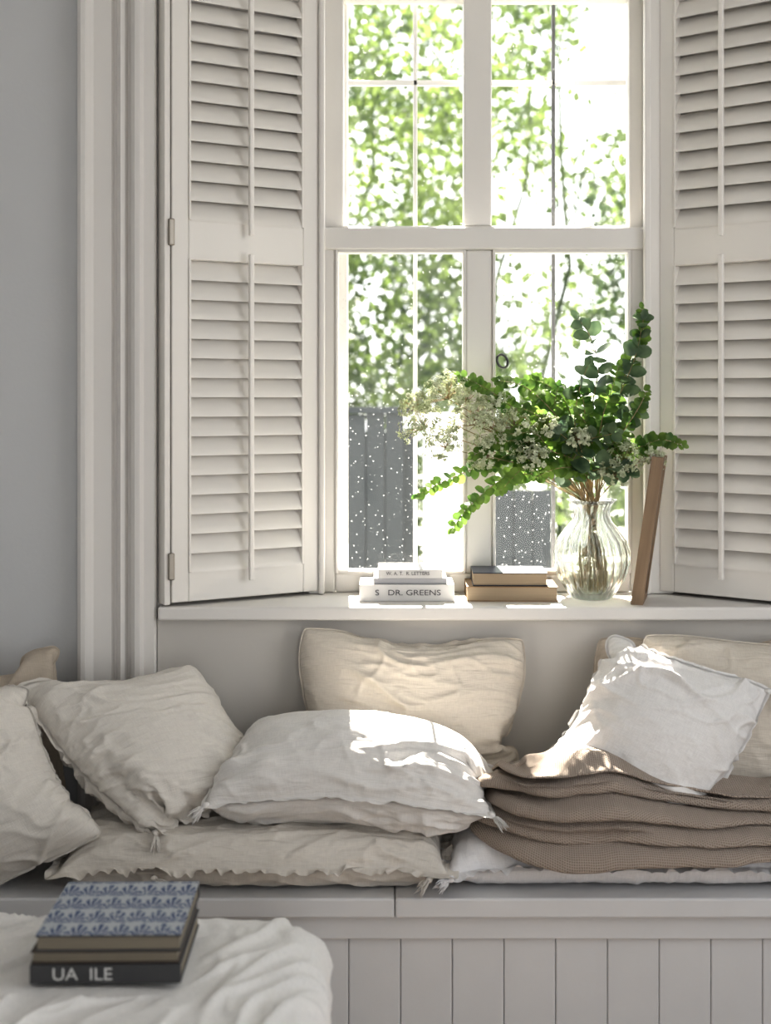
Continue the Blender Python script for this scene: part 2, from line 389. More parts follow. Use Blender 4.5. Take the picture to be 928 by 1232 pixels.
def tassel(parent,pos,dr,L=.05,mat=None,n=26,seed=0):
    rs=random.Random(seed); V=[];F=[]
    D=Vector(dr).normalized(); a=D.orthogonal().normalized(); b_=D.cross(a)
    o=Vector(parent.location); p0=Vector(pos)-o
    def tube(pts,rads,m=4):
        s=len(V)
        for p,r in zip(pts,rads):
            for k in range(m):
                t=2*math.pi*k/m; V.append(p+(a*math.cos(t)+b_*math.sin(t))*r)
        for i in range(len(pts)-1):
            for k in range(m): F.append((s+i*m+k,s+i*m+(k+1)%m,s+(i+1)*m+(k+1)%m,s+(i+1)*m+k))
    tube([p0+D*t*L*.32 for t in (-.3,0,.25,.5,.75,1.0)],[.002,.006,.0085,.0085,.006,.004],8)
    for i in range(n):
        an=rs.uniform(0,6.28); sp=rs.uniform(.1,1)*.26*L*1.3; st=(a*math.cos(an)+b_*math.sin(an))
        l=L*rs.uniform(.8,1.1); pts=[]
        for k in range(5):
            t=k/4; pts.append(p0+D*(L*.3+(l-L*.3)*t)+st*(.003+sp*t**.8*.8)+Vector((0,0,-.006*t*t))+Vector((rs.uniform(-1,1),rs.uniform(-1,1),rs.uniform(-1,1)))*.0012)
        tube(pts,[.0016,.0019,.0018,.0016,.0006],3)
    return mesh_obj('corner_tassel',V,F,mat,parent,True,uv=[(v[0],v[2]) for v in V])

SEATZ=((0,0,1),.468); WALL=((0,-1,0),.240); LW=((1,0,0),-1.297)
TOPM=((0,0,-1),-.586)
mL=sim_cushion([(-.725,-.695,.512),(.125,-.695,.512),(.125,-.26,.515),(-.725,-.26,.515)],.90,.47,.112,[SEATZ,WALL,TOPM],n=90,steps=90,seed=3,sweeps=4,tp=.02,pin=.03)
o=cushion_mesh('seat_mattress',mL,L_matt,.030,.011,1,cr=(5,22,.011,1,.1))
for k,xx in enumerate((.10,-.52)): tassel(o,(xx,-.716,.506),(-.3+.9*k,-.6,-.10),.048,L_matt,seed=k)
mR=sim_cushion([(.145,-.695,.510),(1.45,-.695,.510),(1.45,-.26,.510),(.145,-.26,.510)],1.36,.47,.09,[SEATZ,WALL,TOPM],n=110,steps=90,seed=4,sweeps=4,tp=.02,pin=.03)
o=cushion_mesh('seat_mattress',mR,L_mattw,.026,.010,2,cr=(18,6,.006,2,0))
tassel(o,(.150,-.716,.506),(-.6,-.5,-.10),.048,L_mattw,seed=5)
BED=((0,0,1),.589); BENCH=((0,0,1),.468)
def cushion(name,corners,w,h,th,mat,planes=(BED,WALL),obst=(),fl=.006,fw=.002,seed=0,tas=(),n=54,tL=.045,cr=(4,16,.011,0),**k):
    s=sim_cushion(corners,w,h,th,planes,obst,seed=seed,n=n,**k)
    c=(cr[0],cr[1],cr[2],seed,cr[3])
    o=cushion_mesh(name,s,mat,fl,fw,seed,cr=c)
    P=s[0]; nu,nv=P.shape[1:3]; cc={'BL':(0,0),'BR':(nu-1,0),'TR':(nu-1,nv-1),'TL':(0,nv-1)}
    cen=P.reshape(-1,3).mean(0)
    for q,t in enumerate(tas):
        i,j=cc[t]; p=P[0,i,j]; d=p-cen; d/=np.linalg.norm(d); d=d+np.array((0,-.2,-.5))
        tassel(o,p,d,tL,mat,seed=seed+q)
    return o,s
oC,sC=cushion('lumbar_cushion',[(-.215,-.31,.60),(.325,-.31,.60),(.358,-.275,.955),(-.215,-.275,.985)],.60,.44,.075,L_beige,seed=11,tas=('BR',),cr=(3,20,.016,0))
oA2,sA2=cushion('linen_cushion',[(-1.2,-.42,.50),(-.78,-.42,.50),(-.84,-.31,.94),(-1.2,-.31,.955)],.48,.50,.08,L_beige2,planes=(BENCH,WALL,LW),seed=12,n=40)
oG,sG=cushion('linen_cushion',[(.56,-.33,.60),(1.1,-.33,.60),(1.1,-.29,.955),(.545,-.29,.96)],.58,.42,.05,L_beige2,seed=13,n=44)
oF,sF=cushion('linen_cushion',[(.70,-.41,.60),(1.30,-.41,.60),(1.28,-.32,.935),(.660,-.32,.975)],.69,.46,.08,L_beige,obst=(sG[1],),seed=14,n=50,cr=(6,6,.016,.4))
oA,sA=cushion('linen_cushion',[(-.97,-.69,.475),(-.645,-.68,.60),(-.85,-.55,.885),(-1.24,-.52,.78)],.46,.50,.11,L_natural,planes=(BENCH,LW),obst=(sA2[1],),seed=15,cr=(5,9,.015,.3))
oB,sB=cushion('linen_cushion',[(-.51,-.67,.59),(-.24,-.44,.60),(-.50,-.31,.86),(-.90,-.47,.895)],.54,.52,.10,L_natural,seed=16,tas=('BL','TL'),obst=(sA2[1],),fl=.014,fw=.004,cr=(5,22,.014,-.3))
oD,sD=cushion('linen_cushion',[(-.405,-.66,.650),(.235,-.67,.635),(.25,-.41,.655),(-.31,-.41,.665)],.70,.41,.125,L_white,obst=(sC[1],),seed=17,tas=('BL','BR'),fl=.014,fw=.004,cr=(3,24,.016,.05))
oE,sE=cushion('linen_cushion',[(.325,-.50,.650),(.665,-.54,.585),(.930,-.47,.875),(.565,-.39,.975)],.455,.49,.100,L_white2,obst=(sF[1],),seed=21,tas=('TR',),fl=.010,fw=.003,cr=(6,9,.018,.5),pin=.06)

# ------------------------------------------------------------------ blanket
mb,nt,b=newmat('waffle_knit_taupe'); L=nt.links
tc=N(nt,'ShaderNodeTexCoord')
def wav(axis,sc):
    w_=N(nt,'ShaderNodeTexWave'); w_.wave_type='BANDS'; w_.bands_direction=axis; w_.inputs['Scale'].default_value=sc; w_.inputs['Distortion'].default_value=.4
    L.new(tc.outputs['UV'],w_.inputs['Vector']); return w_
wa,wb_=wav('X',60),wav('Y',60)
mxm=N(nt,'ShaderNodeMath',operation='MAXIMUM'); L.new(wa.outputs['Fac'],mxm.inputs[0]); L.new(wb_.outputs['Fac'],mxm.inputs[1])
cm=N(nt,'ShaderNodeMixRGB'); cm.inputs[1].default_value=(.24,.195,.16,1); cm.inputs[2].default_value=(.47,.395,.335,1); L.new(mxm.outputs[0],cm.inputs[0]); L.new(cm.outputs[0],b.inputs['Base Color'])
b.inputs['Roughness'].default_value=.95; b.inputs['Sheen Weight'].default_value=.1; b.inputs['Specular IOR Level'].default_value=.1
bp=N(nt,'ShaderNodeBump'); bp.inputs['Strength'].default_value=.8; bp.inputs['Distance'].default_value=.003; L.new(mxm.outputs[0],bp.inputs['Height']); L.new(bp.outputs[0],b.inputs['Normal'])
def catmull(pts,n):
    P=[np.array(p,float) for p in pts]; P=[2*P[0]-P[1]]+P+[2*P[-1]-P[-2]]; out=[]
    m=len(P)-3
    for k in range(n):
        t=k/(n-1)*m; i=min(int(t),m-1); f=t-i
        a,b1,c,d=P[i:i+4]
        out.append(.5*((2*b1)+(-a+c)*f+(2*a-5*b1+4*c-d)*f*f+(-a+3*b1-3*c+d)*f**3))
    return np.array(out)
path=catmull([(.36,-.51),(.27,-.51),(.205,-.565),(.228,-.655),(.35,-.725),(.55,-.74),(.75,-.73),(.95,-.72),(1.15,-.715),(1.38,-.71)],240)
layers=9
cs=[]
for k in range(layers):
    seq=np.linspace(1,0,14) if k%2==0 else np.linspace(0,1,14)
    for q in seq: cs.append((k,q))
    if k<layers-1:
        for a in np.linspace(0,math.pi,9)[1:-1]:
            bulge=math.sin(a)
            cs.append((k+.5-.5*math.cos(a), (-.09*bulge) if k%2==0 else (1+.05*bulge)))
V=[];uv=[];F=[]
ns=len(path); ncs=len(cs)
tang=np.gradient(path,axis=0); tang/=np.linalg.norm(tang,axis=1,keepdims=True)
arc=np.concatenate([[0],np.cumsum(np.linalg.norm(np.diff(path,axis=0),axis=1))])
def itp(x,xs,ys): return float(np.interp(x,xs,ys))
for i in range(ns):
    p=path[i]; t=tang[i]; inn=np.array((-t[1],t[0]))
    s=arc[i]
    H=itp(s,[0,.15,.29,.40,.50,.58,.68,.80,.95,1.2,1.5],[.085,.110,.125,.140,.148,.138,.108,.082,.074,.080,.09])
    wd=itp(s,[0,.15,.35,.6,1.3],[.06,.09,.14,.17,.22])
    z0=.594
    plen=0;prev=None
    for (k,q) in cs:
        kk=k/(layers-1)
        # each front fold joins two layers; folds are offset from one another so every roll reads
        fold=k/2.0
        off=.050*noise.noise(Vector((s*3.2,round(fold)*3.7,1)))+.022*noise.noise(Vector((s*8,round(fold)*1.7,8)))
        back=.11*max(0,kk-.15)*itp(s,[0,.35,.8,1.4],[.2,.35,.8,.9])
        lift=.030*(kk**1.5)*itp(s,[0,.25,.45,.60,.7],[.2,.5,1,.6,.1])*max(0,q)
        f=q*wd+(off*(.35+.65*kk)+back)*(1-q)+.008
        zz=z0+kk*H*(1+.16*noise.noise(Vector((s*4.0,2,3))))+lift
        zz+=.012*kk*math.sin(math.pi*min(1,kk*1.2))*noise.noise(Vector((s*5,k*.30,3)))
        dr=itp(s,[.16,.36,.6,1.3],[0,1,1,.8])
        zz-=(1-kk)**1.3*(.050+.030*noise.noise(Vector((s*5,2,30))))*max(0,1-q*3.0)*dr
        zz+=.020*kk*noise.noise(Vector((s*5+q*1.5,q*2.0,9)))
        zz+=.004*noise.noise(Vector((s*20,q*9,k*.3)))
        P3=(p[0]+inn[0]*f,p[1]+inn[1]*f,zz)
        if prev is not None: plen+=math.dist(P3,prev)
        prev=P3
        V.append(P3); uv.append((s,plen))
for i in range(ns-1):
    for j in range(ncs-1):
        a=i*ncs+j; F.append((a,a+ncs,a+ncs+1,a+1))
Va=np.array(V); o_=Va.mean(0)
bl=mesh_obj('knitted_throw_blanket',Va-o_,F,mb,None,True,uv,loc=tuple(o_))
so=bl.modifiers.new('sol','SOLIDIFY'); so.thickness=.006; so.offset=0
sm=bl.modifiers.new('sub','SUBSURF'); sm.levels=1; sm.render_levels=1

# ------------------------------------------------------------------ books
def book(parent,x0,x1,y0,y1,z0,h,cover,pages,spine='front',ov=.003,ct=.0028,name='book'):
    e=parent
    bx=[(x0,x1,y0,y1,z0,z0+ct),(x0,x1,y0,y1,z0+h-ct,z0+h)]
    if spine=='front': bx.append((x0,x1,y0-.001,y0+ct,z0,z0+h)); pg=(x0+ov,x1-ov,y0+ct,y1-ov,z0+ct,z0+h-ct)
    else: bx.append((x0,x1,y1-ct,y1+.001,z0,z0+h)); pg=(x0+ov,x1-ov,y0+ov,y1-ct,z0+ct,z0+h-ct)
    boxes(name+'_cover',bx,cover,e,.0012,2); boxes(name+'_pages',[pg],pages,e)
def pagemat(name,col):
    m,nt,b=newmat(name); tc=N(nt,'ShaderNodeTexCoord'); mp=N(nt,'ShaderNodeMapping'); mp.inputs['Scale'].default_value=(3,3,900)
    no=N(nt,'ShaderNodeTexNoise'); no.inputs['Scale'].default_value=1; nt.links.new(tc.outputs['Object'],mp.inputs[0]); nt.links.new(mp.outputs[0],no.inputs['Vector'])
    r=N(nt,'ShaderNodeMixRGB'); r.inputs[1].default_value=rgba([c*.6 for c in col]); r.inputs[2].default_value=rgba(col); nt.links.new(no.outputs['Fac'],r.inputs[0]); nt.links.new(r.outputs[0],b.inputs['Base Color']); b.inputs['Roughness'].default_value=.9
    return m
M_page=pagemat('paper_pages',(.46,.36,.25)); M_pagew=pagemat('paper_pages_white',(.80,.79,.77)); M_pageshade=pagemat('paper_pages_shaded',(.30,.26,.20))  # last page colour is darkened for the shadow on the ottoman stack
C_white=plain('cover_white',(.66,.65,.64),.5); C_grey=plain('cover_grey',(.42,.42,.44),.5); C_navy=plain('cover_navy',(.03,.035,.055),.35)
C_tan=plain('cover_tan',(.32,.21,.12),.6); C_char=plain('cover_charcoal',(.065,.065,.068),.5); C_ink=plain('ink',(.08,.08,.09),.6); C_foil=plain('foil_text',(.75,.74,.72),.4)
C_tan2=plain('cover_brown',(.09,.07,.055),.6)
def text(parent,body,loc,size,mat,rot=(math.pi/2,0,0),sx=1):
    cu=bpy.data.curves.new('spine_title','FONT'); cu.body=body; cu.size=size; cu.extrude=.0003; cu.align_x='CENTER'; cu.align_y='CENTER'
    cu.materials.append(mat); o=bpy.data.objects.new('spine_title',cu); o.location=loc; o.rotation_euler=rot; o.scale=(sx,1,1); link(o,parent)
zs=1.0352
e1=empty('book_stack',(.060,-.11,zs),.0)
book(e1,-.130,.124,-.060,.085,0,.045,C_white,M_pagew,name='book_1'); text(e1,'S   DR. GREENS',(0,-.0622,.023),.021,C_ink,sx=1.25)
book(e1,-.092,.105,-.052,.080,.0452,.016,C_grey,M_pagew,name='book_2')
book(e1,-.080,.092,-.056,.075,.0614,.024,C_white,M_pagew,name='book_3'); text(e1,'W. A. T.  R. LETTERS',(0,-.0582,.074),.013,C_ink)
e2=empty('book_stack',(.340,-.11,zs),math.radians(-1.5))
book(e2,-.122,.122,-.065,.085,0,.040,C_tan,M_page,'back',name='book_1')
book(e2,-.105,.095,-.058,.080,.0402,.036,C_navy,M_page,'back',name='book_2')

mw,nt,b=newmat('frame_wood'); tc=N(nt,'ShaderNodeTexCoord'); mp=N(nt,'ShaderNodeMapping'); mp.inputs['Scale'].default_value=(60,60,4); no=N(nt,'ShaderNodeTexNoise'); no.inputs['Scale'].default_value=1; no.inputs['Detail'].default_value=5
nt.links.new(tc.outputs['Object'],mp.inputs[0]); nt.links.new(mp.outputs[0],no.inputs['Vector']); r=N(nt,'ShaderNodeMixRGB'); r.inputs[1].default_value=(.17,.11,.065,1); r.inputs[2].default_value=(.38,.27,.175,1)
nt.links.new(no.outputs['Fac'],r.inputs[0]); nt.links.new(r.outputs[0],b.inputs['Base Color']); b.inputs['Roughness'].default_value=.5
pf=empty('picture_frame',(.644,-.222,zs)); pf.rotation_euler=(0,math.radians(8.0),math.radians(-16))
hh=.395; dw=.150; tk=.032
boxes('frame_rails',[(0,tk,0,.022,0,hh),(0,tk,dw-.022,dw,0,hh),(0,tk,.022,dw-.022,0,.022),(0,tk,.022,dw-.022,hh-.022,hh)],mw,pf,.002)
boxes('frame_print',[(.008,.012,.02,dw-.02,.02,hh-.02)],C_tan2,pf); boxes('frame_backing',[(.014,.020,.01,dw-.01,.01,hh-.01)],C_char,pf)

# ------------------------------------------------------------------ vase + flowers
VX,VY,VZ=.560,-.115,zs
vase=empty('flower_vase',(VX,VY,VZ))
prof=[(0,.0),(.048,.0),(.056,.004),(.066,.020),(.084,.055),(.095,.095),(.096,.125),(.088,.158),(.066,.190),(.050,.210),(.045,.225),(.046,.240),(.055,.256),(.068,.268)]
inner=[(.064,.267),(.051,.256),(.042,.240),(.041,.225),(.046,.210),(.062,.189),(.083,.157),(.091,.125),(.090,.095),(.079,.056),(.060,.024),(.045,.012),(0,.012)]
def lathe(name,pr,mat,ribs=0,amp=0,seg=96,parent=None):
    V=[];F=[]
    for r,z in pr:
        zf=min(1,max(0,(z-.01)/.03))*min(1,max(0,(.262-z)/.03)) if ribs else 0
        for k in range(seg):
            t=2*math.pi*k/seg; sw=t+z*1.2
            rr=r*(1+amp*zf*(abs(math.cos(ribs*sw/2))*2-1)) if ribs else r
            V.append((rr*math.cos(t),rr*math.sin(t),z))
    for i in range(len(pr)-1):
        for k in range(seg): F.append((i*seg+k,i*seg+(k+1)%seg,(i+1)*seg+(k+1)%seg,(i+1)*seg+k))
    return mesh_obj(name,V,F,mat,parent,True)
def glassmat(name,col,ior,tf,rough=0.0):
    m,nt,b=newmat(name); nt.nodes.remove(b); g=N(nt,'ShaderNodeBsdfGlass'); g.inputs['IOR'].default_value=ior; g.inputs['Color'].default_value=rgba(col); g.inputs['Roughness'].default_value=rough
    t=N(nt,'ShaderNodeBsdfTransparent'); t.inputs['Color'].default_value=rgba(col); mx=N(nt,'ShaderNodeMixShader'); mx.inputs[0].default_value=tf
    nt.links.new(g.outputs[0],mx.inputs[1]); nt.links.new(t.outputs[0],mx.inputs[2]); nt.links.new(mx.outputs[0],nt.nodes['Material Output'].inputs[0]); return m
lathe('vase_glass',prof+inner,glassmat('vase_glass',(.97,.98,.98),1.45,.12),18,.085,216,vase)
lathe('vase_water',[(0,.013),(.042,.0135),(.054,.025),(.072,.056),(.080,.095),(.080,.115),(0,.115)],glassmat('water',(.95,.96,.9),1.2,.6),0,0,64,vase)

def pxyz(px,py,dy=0):
    return np.array(((px-714)*.00227, dy, (718-py)*.00227))
mouth=np.array((0,0,.25))
stV=[];stF=[]
def tube(V,F,pts,r0,r1,m=5):
    s=len(V); n=len(pts)
    for i,p in enumerate(pts):
        p=Vector(p); t=(Vector(pts[min(i+1,n-1)])-Vector(pts[max(i-1,0)])).normalized()
        a=t.orthogonal().normalized(); b_=t.cross(a); r=r0+(r1-r0)*i/(n-1)
        for k in range(m):
            q=2*math.pi*k/m; V.append(tuple(p+(a*math.cos(q)+b_*math.sin(q))*r))
    for i in range(n-1):
        for k in range(m): F.append((s+i*m+k,s+i*m+(k+1)%m,s+(i+1)*m+(k+1)%m,s+(i+1)*m+k))
def leaf(V,F,p,d,nrm,L_,W_,fold=.2,curl=.15):
    d=Vector(d).normalized(); nrm=Vector(nrm); side=d.cross(nrm)
    if side.length<1e-4: side=d.orthogonal()
    side.normalize(); up=side.cross(d); p=Vector(p); s=len(V)
    ts=(0,.15,.40,.68,.88,1); ws=(.05,.38,.54,.50,.32,.06)
    for t,w_ in zip(ts,ws):
        c=p+d*(L_*t)-up*(curl*L_*t*t)
        V.append(tuple(c+side*w_*W_+up*fold*w_*W_)); V.append(tuple(c)); V.append(tuple(c-side*w_*W_+up*fold*w_*W_))
    for i in range(5):
        a=s+i*3; F.append((a,a+3,a+4,a+1)); F.append((a+1,a+4,a+5,a+2))
lfV=[];lfF=[];lgV=[];lgF=[]
rs=random.Random(4)
def strand(pts,kind,n,L0,W0,start=.3,taper=.45):
    P=catmull([mouth+np.array((rs.uniform(-.02,.02),rs.uniform(-.02,.02),0))]+[pxyz(*q) for q in pts],40)
    tube(stV,stF,P,.0022,.0008)
    V,F=(lfV,lfF) if kind=='s' else (lgV,lgF)
    for i in range(n):
        t=start+(1-start)*i/max(1,n-1); f=t*39; k=min(int(f),38); p=P[k]+(P[k+1]-P[k])*(f-k)
        tg=Vector(P[min(k+1,39)]-P[max(k-1,0)]).normalized()
        az=rs.uniform(-.5,.5)+(1.57 if i%2 else 0)*(.35 if kind=='s' else 1)
        a=tg.cross(Vector((0,-1,.25))).normalized(); b_=tg.cross(a).normalized()
        lat=(a*math.cos(az)+b_*math.sin(az))
        sc=(1-taper*max(0,(t-.55)/.45))*rs.uniform(.8,1.15)
        for sg in (1,-1):
            d=lat*sg*1.0+tg*(.45+rs.uniform(-.15,.2))+Vector((rs.uniform(-.2,.2),rs.uniform(-.3,.3),rs.uniform(-.2,.2)))
            nn=Vector((rs.uniform(-.4,.4),-.8+rs.uniform(-.5,.5),.6+rs.uniform(-.4,.4)))
            leaf(V,F,p,d,nn,L0*sc,W0*sc,rs.uniform(.05,.35),rs.uniform(-.1,.3))
    leaf(V,F,P[-1],Vector(P[-1]-P[-3]),Vector((0,-1,.3)),L0*.6,W0*.5)
S_=[([(665,560,-.02),(600,555,-.05),(545,572,-.07),(505,592,-.08)],22),
 ([(660,572,-.03),(610,572,-.07),(570,600,-.09),(545,630,-.10)],20),
 ([(670,540,-.01),(630,500,-.03),(590,470,-.04),(556,452,-.04)],22),
 ([(690,530,-.03),(660,490,-.05),(630,465,-.06),(600,458,-.06)],20),
 ([(695,520,0),(680,480,.0),(655,460,.0),(635,458,0)],18),
 ([(680,550,-.04),(640,530,-.08),(600,530,-.10),(570,545,-.11)],20),
 ([(705,520,-.03),(700,480,-.05),(690,470,-.06)],14),
 ([(680,560,-.05),(650,545,-.09),(625,560,-.12),(600,585,-.13)],18),
 ([(720,540,-.02),(725,500,-.03),(735,470,-.03),(745,440,-.02)],16),
 ([(730,560,-.03),(760,540,-.05),(790,528,-.06),(816,534,-.06)],18),
 ([(725,550,-.04),(745,520,-.06),(765,490,-.06),(775,470,-.05)],14),
 ([(720,530,.0),(745,480,.01),(762,430,.01),(775,400,.0),(774,372,.0)],26),
 ([(690,545,-.06),(665,520,-.09),(645,500,-.10),(625,490,-.11)],18),
 ([(712,545,-.05),(705,515,-.08),(690,495,-.10)],14),
 ([(690,560,.02),(650,530,.03),(620,500,.04)],16),
 ([(700,565,-.06),(670,560,-.10),(640,570,-.12)],12),
 ([(690,540,.01),(660,510,.02),(640,475,.02),(650,455,.02)],16),
 ([(700,550,-.02),(680,520,-.03),(668,490,-.03),(672,465,-.03)],16),
 ([(695,560,-.03),(650,560,-.05),(615,545,-.06),(590,560,-.06)],16),
 ([(690,555,-.07),(660,540,-.10),(640,520,-.12),(610,520,-.13)],16),
]
for q,n in S_: strand(q,'s',n,.033,.026,.28)
B_=[ ([(712,530,0),(716,480,0),(722,440,0),(712,405,.0),(698,384,.0)],12),
 ([(722,530,.0),(745,480,.0),(765,430,-.01),(775,385,-.01)],13),
 ([(705,550,-.04),(690,510,-.06),(695,470,-.06),(706,440,-.05)],8),
 ([(725,550,-.03),(750,510,-.04),(770,490,-.03)],8),
 ([(690,560,-.05),(700,530,-.09),(730,520,-.11)],7),
 ([(680,570,-.05),(690,540,-.09),(670,520,-.11)],7),
 ([(705,570,-.05),(730,560,-.09),(750,565,-.1)],6)]
for q,n in B_: strand(q,'b',n,.050,.040,.30,.3)
fV=[];fF=[]
def blossom(p,r,d):
    s=len(fV); d=Vector(d).normalized(); a=d.orthogonal().normalized(); b_=d.cross(a); p=Vector(p); ro=rs.uniform(0,6)
    fV.append(tuple(p+d*r*.4))
    for k in range(6):
        t=ro+2*math.pi*k/6; rr=r*(1 if k%2 else .75); fV.append(tuple(p+(a*math.cos(t)+b_*math.sin(t))*rr))
    fV.append(tuple(p-d*r*.5))
    for k in range(6): fF.append((s,s+1+k,s+1+(k+1)%6)); fF.append((s+7,s+1+(k+1)%6,s+1+k))
def umbel(px,py,dy,R,n=46):
    c=pxyz(px,py,dy); D=Vector(c-mouth).normalized(); D=(D+Vector((0,-.45,.55))).normalized()
    P=catmull([mouth,(mouth*.5+c*.5)+np.array((0,0,.015)),c-np.array(D)*R*.9],16); tube(stV,stF,P,.0017,.0012)
    hub=Vector(c)-D*R*.9
    for i in range(n):
        ph=math.acos(1-rs.random()*.85); th=rs.uniform(0,6.283); a=D.orthogonal().normalized(); b_=D.cross(a)
        dr=(D*math.cos(ph)+(a*math.cos(th)+b_*math.sin(th))*math.sin(ph)).normalized(); tip=hub+dr*R*rs.uniform(.85,1.25)
        tube(stV,stF,[hub,hub*.5+tip*.5+D*.002,tip],.0007,.0006,3)
        for j in range(14):
            o=Vector((rs.gauss(0,1),rs.gauss(0,1),rs.gauss(0,1))); o=o.normalized()*rs.uniform(.3,1)*R*.20
            q=tip+o+dr*R*.05; blossom(q,rs.uniform(.0024,.0040),dr+o*15)
for u in [(500,500,-.05,.055),(530,462,-.04,.058),(562,492,-.07,.060),(528,525,-.08,.048),(590,505,-.08,.052),(555,470,-.02,.048),(590,478,-.04,.042),(578,535,-.10,.044),(628,525,-.10,.046),(650,505,-.11,.036),
          (752,540,-.09,.048),(783,540,-.07,.040),(735,560,-.10,.036),(690,520,-.12,.030),(495,480,-.02,.038),(610,500,-.11,.045),(632,540,-.12,.04)]: umbel(*u)
for i in range(26):
    a=rs.uniform(0,6.28); b0=a+math.pi+rs.uniform(-.8,.8)
    p0=(math.cos(b0)*rs.uniform(.015,.05),math.sin(b0)*rs.uniform(.015,.05),.022); p1=(math.cos(a)*.02,math.sin(a)*.02,.25)
    tube(stV,stF,catmull([p0,(p0[0]*.6,p0[1]*.6,.12),p1],10),.0030,.0024,6)
M_stem=leafmat('stem_green',(.22,.20,.09),(.48,.34,.19),.1,60)
M_ls=leafmat('frond_green',(.05,.115,.025),(.18,.28,.06),.44,22)
M_lb=leafmat('eucalyptus_green',(.055,.10,.055),(.15,.215,.115),.34,25)
M_fl=leafmat('blossom_white',(.42,.47,.27),(.78,.80,.66),.25,60,.7)
mesh_obj('bouquet_stems',stV,stF,M_stem,vase,True); mesh_obj('small_leaf_fronds',lfV,lfF,M_ls,vase,True)
mesh_obj('eucalyptus_leaves',lgV,lgF,M_lb,vase,True); mesh_obj('umbel_blossoms',fV,fF,M_fl,vase,False)

# ------------------------------------------------------------------ foreground slip-covered ottoman
def ottoman():
    cx,cy=-.60,-1.66; hx,hy=.505,.53; H=.618; R=.075
    V=[];F=[];uv=[]
    seg=480
    prof=[]
    for r in np.linspace(0,1,80)[:-1]: prof.append(('t',r))
    for a in np.linspace(0,math.pi/2,14): prof.append(('r',a))
    for z in np.linspace(0,1,22)[1:]: prof.append(('s',z))
    def rsq(t,ax,ay,p=9.0):
        c,s=math.cos(t),math.sin(t); k=(abs(c)**p+abs(s)**p)**(-1/p); return ax*c*k,ay*s*k
    for kind,q in prof:
        for k in range(seg):
            t=2*math.pi*k/seg
            if kind=='t': x,y=rsq(t,(hx-R)*q,(hy-R)*q); z=H+.022*(1-q*q); nx_,ny_,nz_=0,0,1
            elif kind=='r':
                x,y=rsq(t,hx-R+R*math.sin(q),hy-R+R*math.sin(q)); z=H-R+R*math.cos(q); nx_,ny_,nz_=math.cos(t)*math.sin(q),math.sin(t)*math.sin(q),math.cos(q)
            else:
                fl=1+.01*q; x,y=rsq(t,hx*fl,hy*fl); z=(H-R)*(1-q)+.004*q; nx_,ny_,nz_=math.cos(t),math.sin(t),0
            wv=noise.noise(Vector((x*4,y*4,z*4)))
            c1=(x*.75-y*.65)
            r1=max(0,1-abs(noise.noise(Vector((c1*11+wv*1.5,(x*.65+y*.75)*2.4,z*3))))*2.6)**2
            r2=max(0,1-abs(noise.noise(Vector((x*16-y*6+wv*2,(x*3+y*8),z*6))))*3)**2
            bk=min(1,max(0,(max(abs(x-.148)-.13,abs(y-.265)-.115))/.05))
            dsp=(.012*r1+.006*r2)*bk*(1 if kind!='s' else .6)-.006
            if kind=='s':
                dsp+=.014*math.sin(t*26+3*noise.noise(Vector((t*3,q,0))))*q
            V.append((x+nx_*dsp,y+ny_*dsp,max(.003,z+nz_*dsp))); uv.append((x+(.5*nx_*(H-z)),y+(.5*ny_*(H-z))))
    n=len(prof)
    for i in range(n-1):
        for k in range(seg): F.append((i*seg+k,(i+1)*seg+k,(i+1)*seg+(k+1)%seg,i*seg+(k+1)%seg))
    return mesh_obj('slipcovered_ottoman',V,F,L_ott,None,True,uv,loc=(cx,cy,0))
ottoman()

mp_,nt,b=newmat('cover_blue_fan_pattern'); L=nt.links
tc=N(nt,'ShaderNodeTexCoord'); sp=N(nt,'ShaderNodeSeparateXYZ'); L.new(tc.outputs['Object'],sp.inputs[0])
def mth(op,a,b_=None,c=None):
    n=N(nt,'ShaderNodeMath',operation=op)
    for i,v in enumerate((a,b_,c)):
        if v is None: continue
        if isinstance(v,(int,float)): n.inputs[i].default_value=v
        else: L.new(v,n.inputs[i])
    return n.outputs[0]
yy=mth('MULTIPLY',sp.outputs['Y'],1/.055); row=mth('FLOOR',yy); fy=mth('SUBTRACT',yy,row)
xx=mth('ADD',mth('MULTIPLY',sp.outputs['X'],1/.034),mth('MULTIPLY',row,.5)); fx=mth('SUBTRACT',mth('SUBTRACT',xx,mth('FLOOR',xx)),.5)
an=mth('ARCTAN2',fy,fx); rr=mth('SQRT',mth('ADD',mth('MULTIPLY',mth('MULTIPLY',fx,1.7),mth('MULTIPLY',fx,1.7)),mth('MULTIPLY',fy,fy)))
pet=mth('GREATER_THAN',mth('SINE',mth('MULTIPLY',an,13)),-.45)
msk=mth('MULTIPLY',pet,mth('MULTIPLY',mth('LESS_THAN',rr,.88),mth('GREATER_THAN',rr,.10)))
nz=N(nt,'ShaderNodeTexNoise'); nz.inputs['Scale'].default_value=140; L.new(tc.outputs['Object'],nz.inputs['Vector'])
msk2=mth('MULTIPLY',msk,mth('GREATER_THAN',nz.outputs['Fac'],.40))
mx=N(nt,'ShaderNodeMixRGB'); mx.inputs[1].default_value=(.44,.46,.48,1); mx.inputs[2].default_value=(.055,.085,.18,1); L.new(msk2,mx.inputs[0]); L.new(mx.outputs[0],b.inputs['Base Color']); b.inputs['Roughness'].default_value=.6
e3=empty('book_stack',(-.448,-1.395,.638),math.radians(.8))
book(e3,-.124,.118,-.105,.115,0,.030,C_char,M_pageshade,'front',name='book_1'); text(e3,'UA  ILE',(-.04,-.1065,.015),.028,C_foil,sx=1.1)
book(e3,-.124,.114,-.100,.110,.0302,.020,C_tan2,M_pageshade,'back',name='book_2')
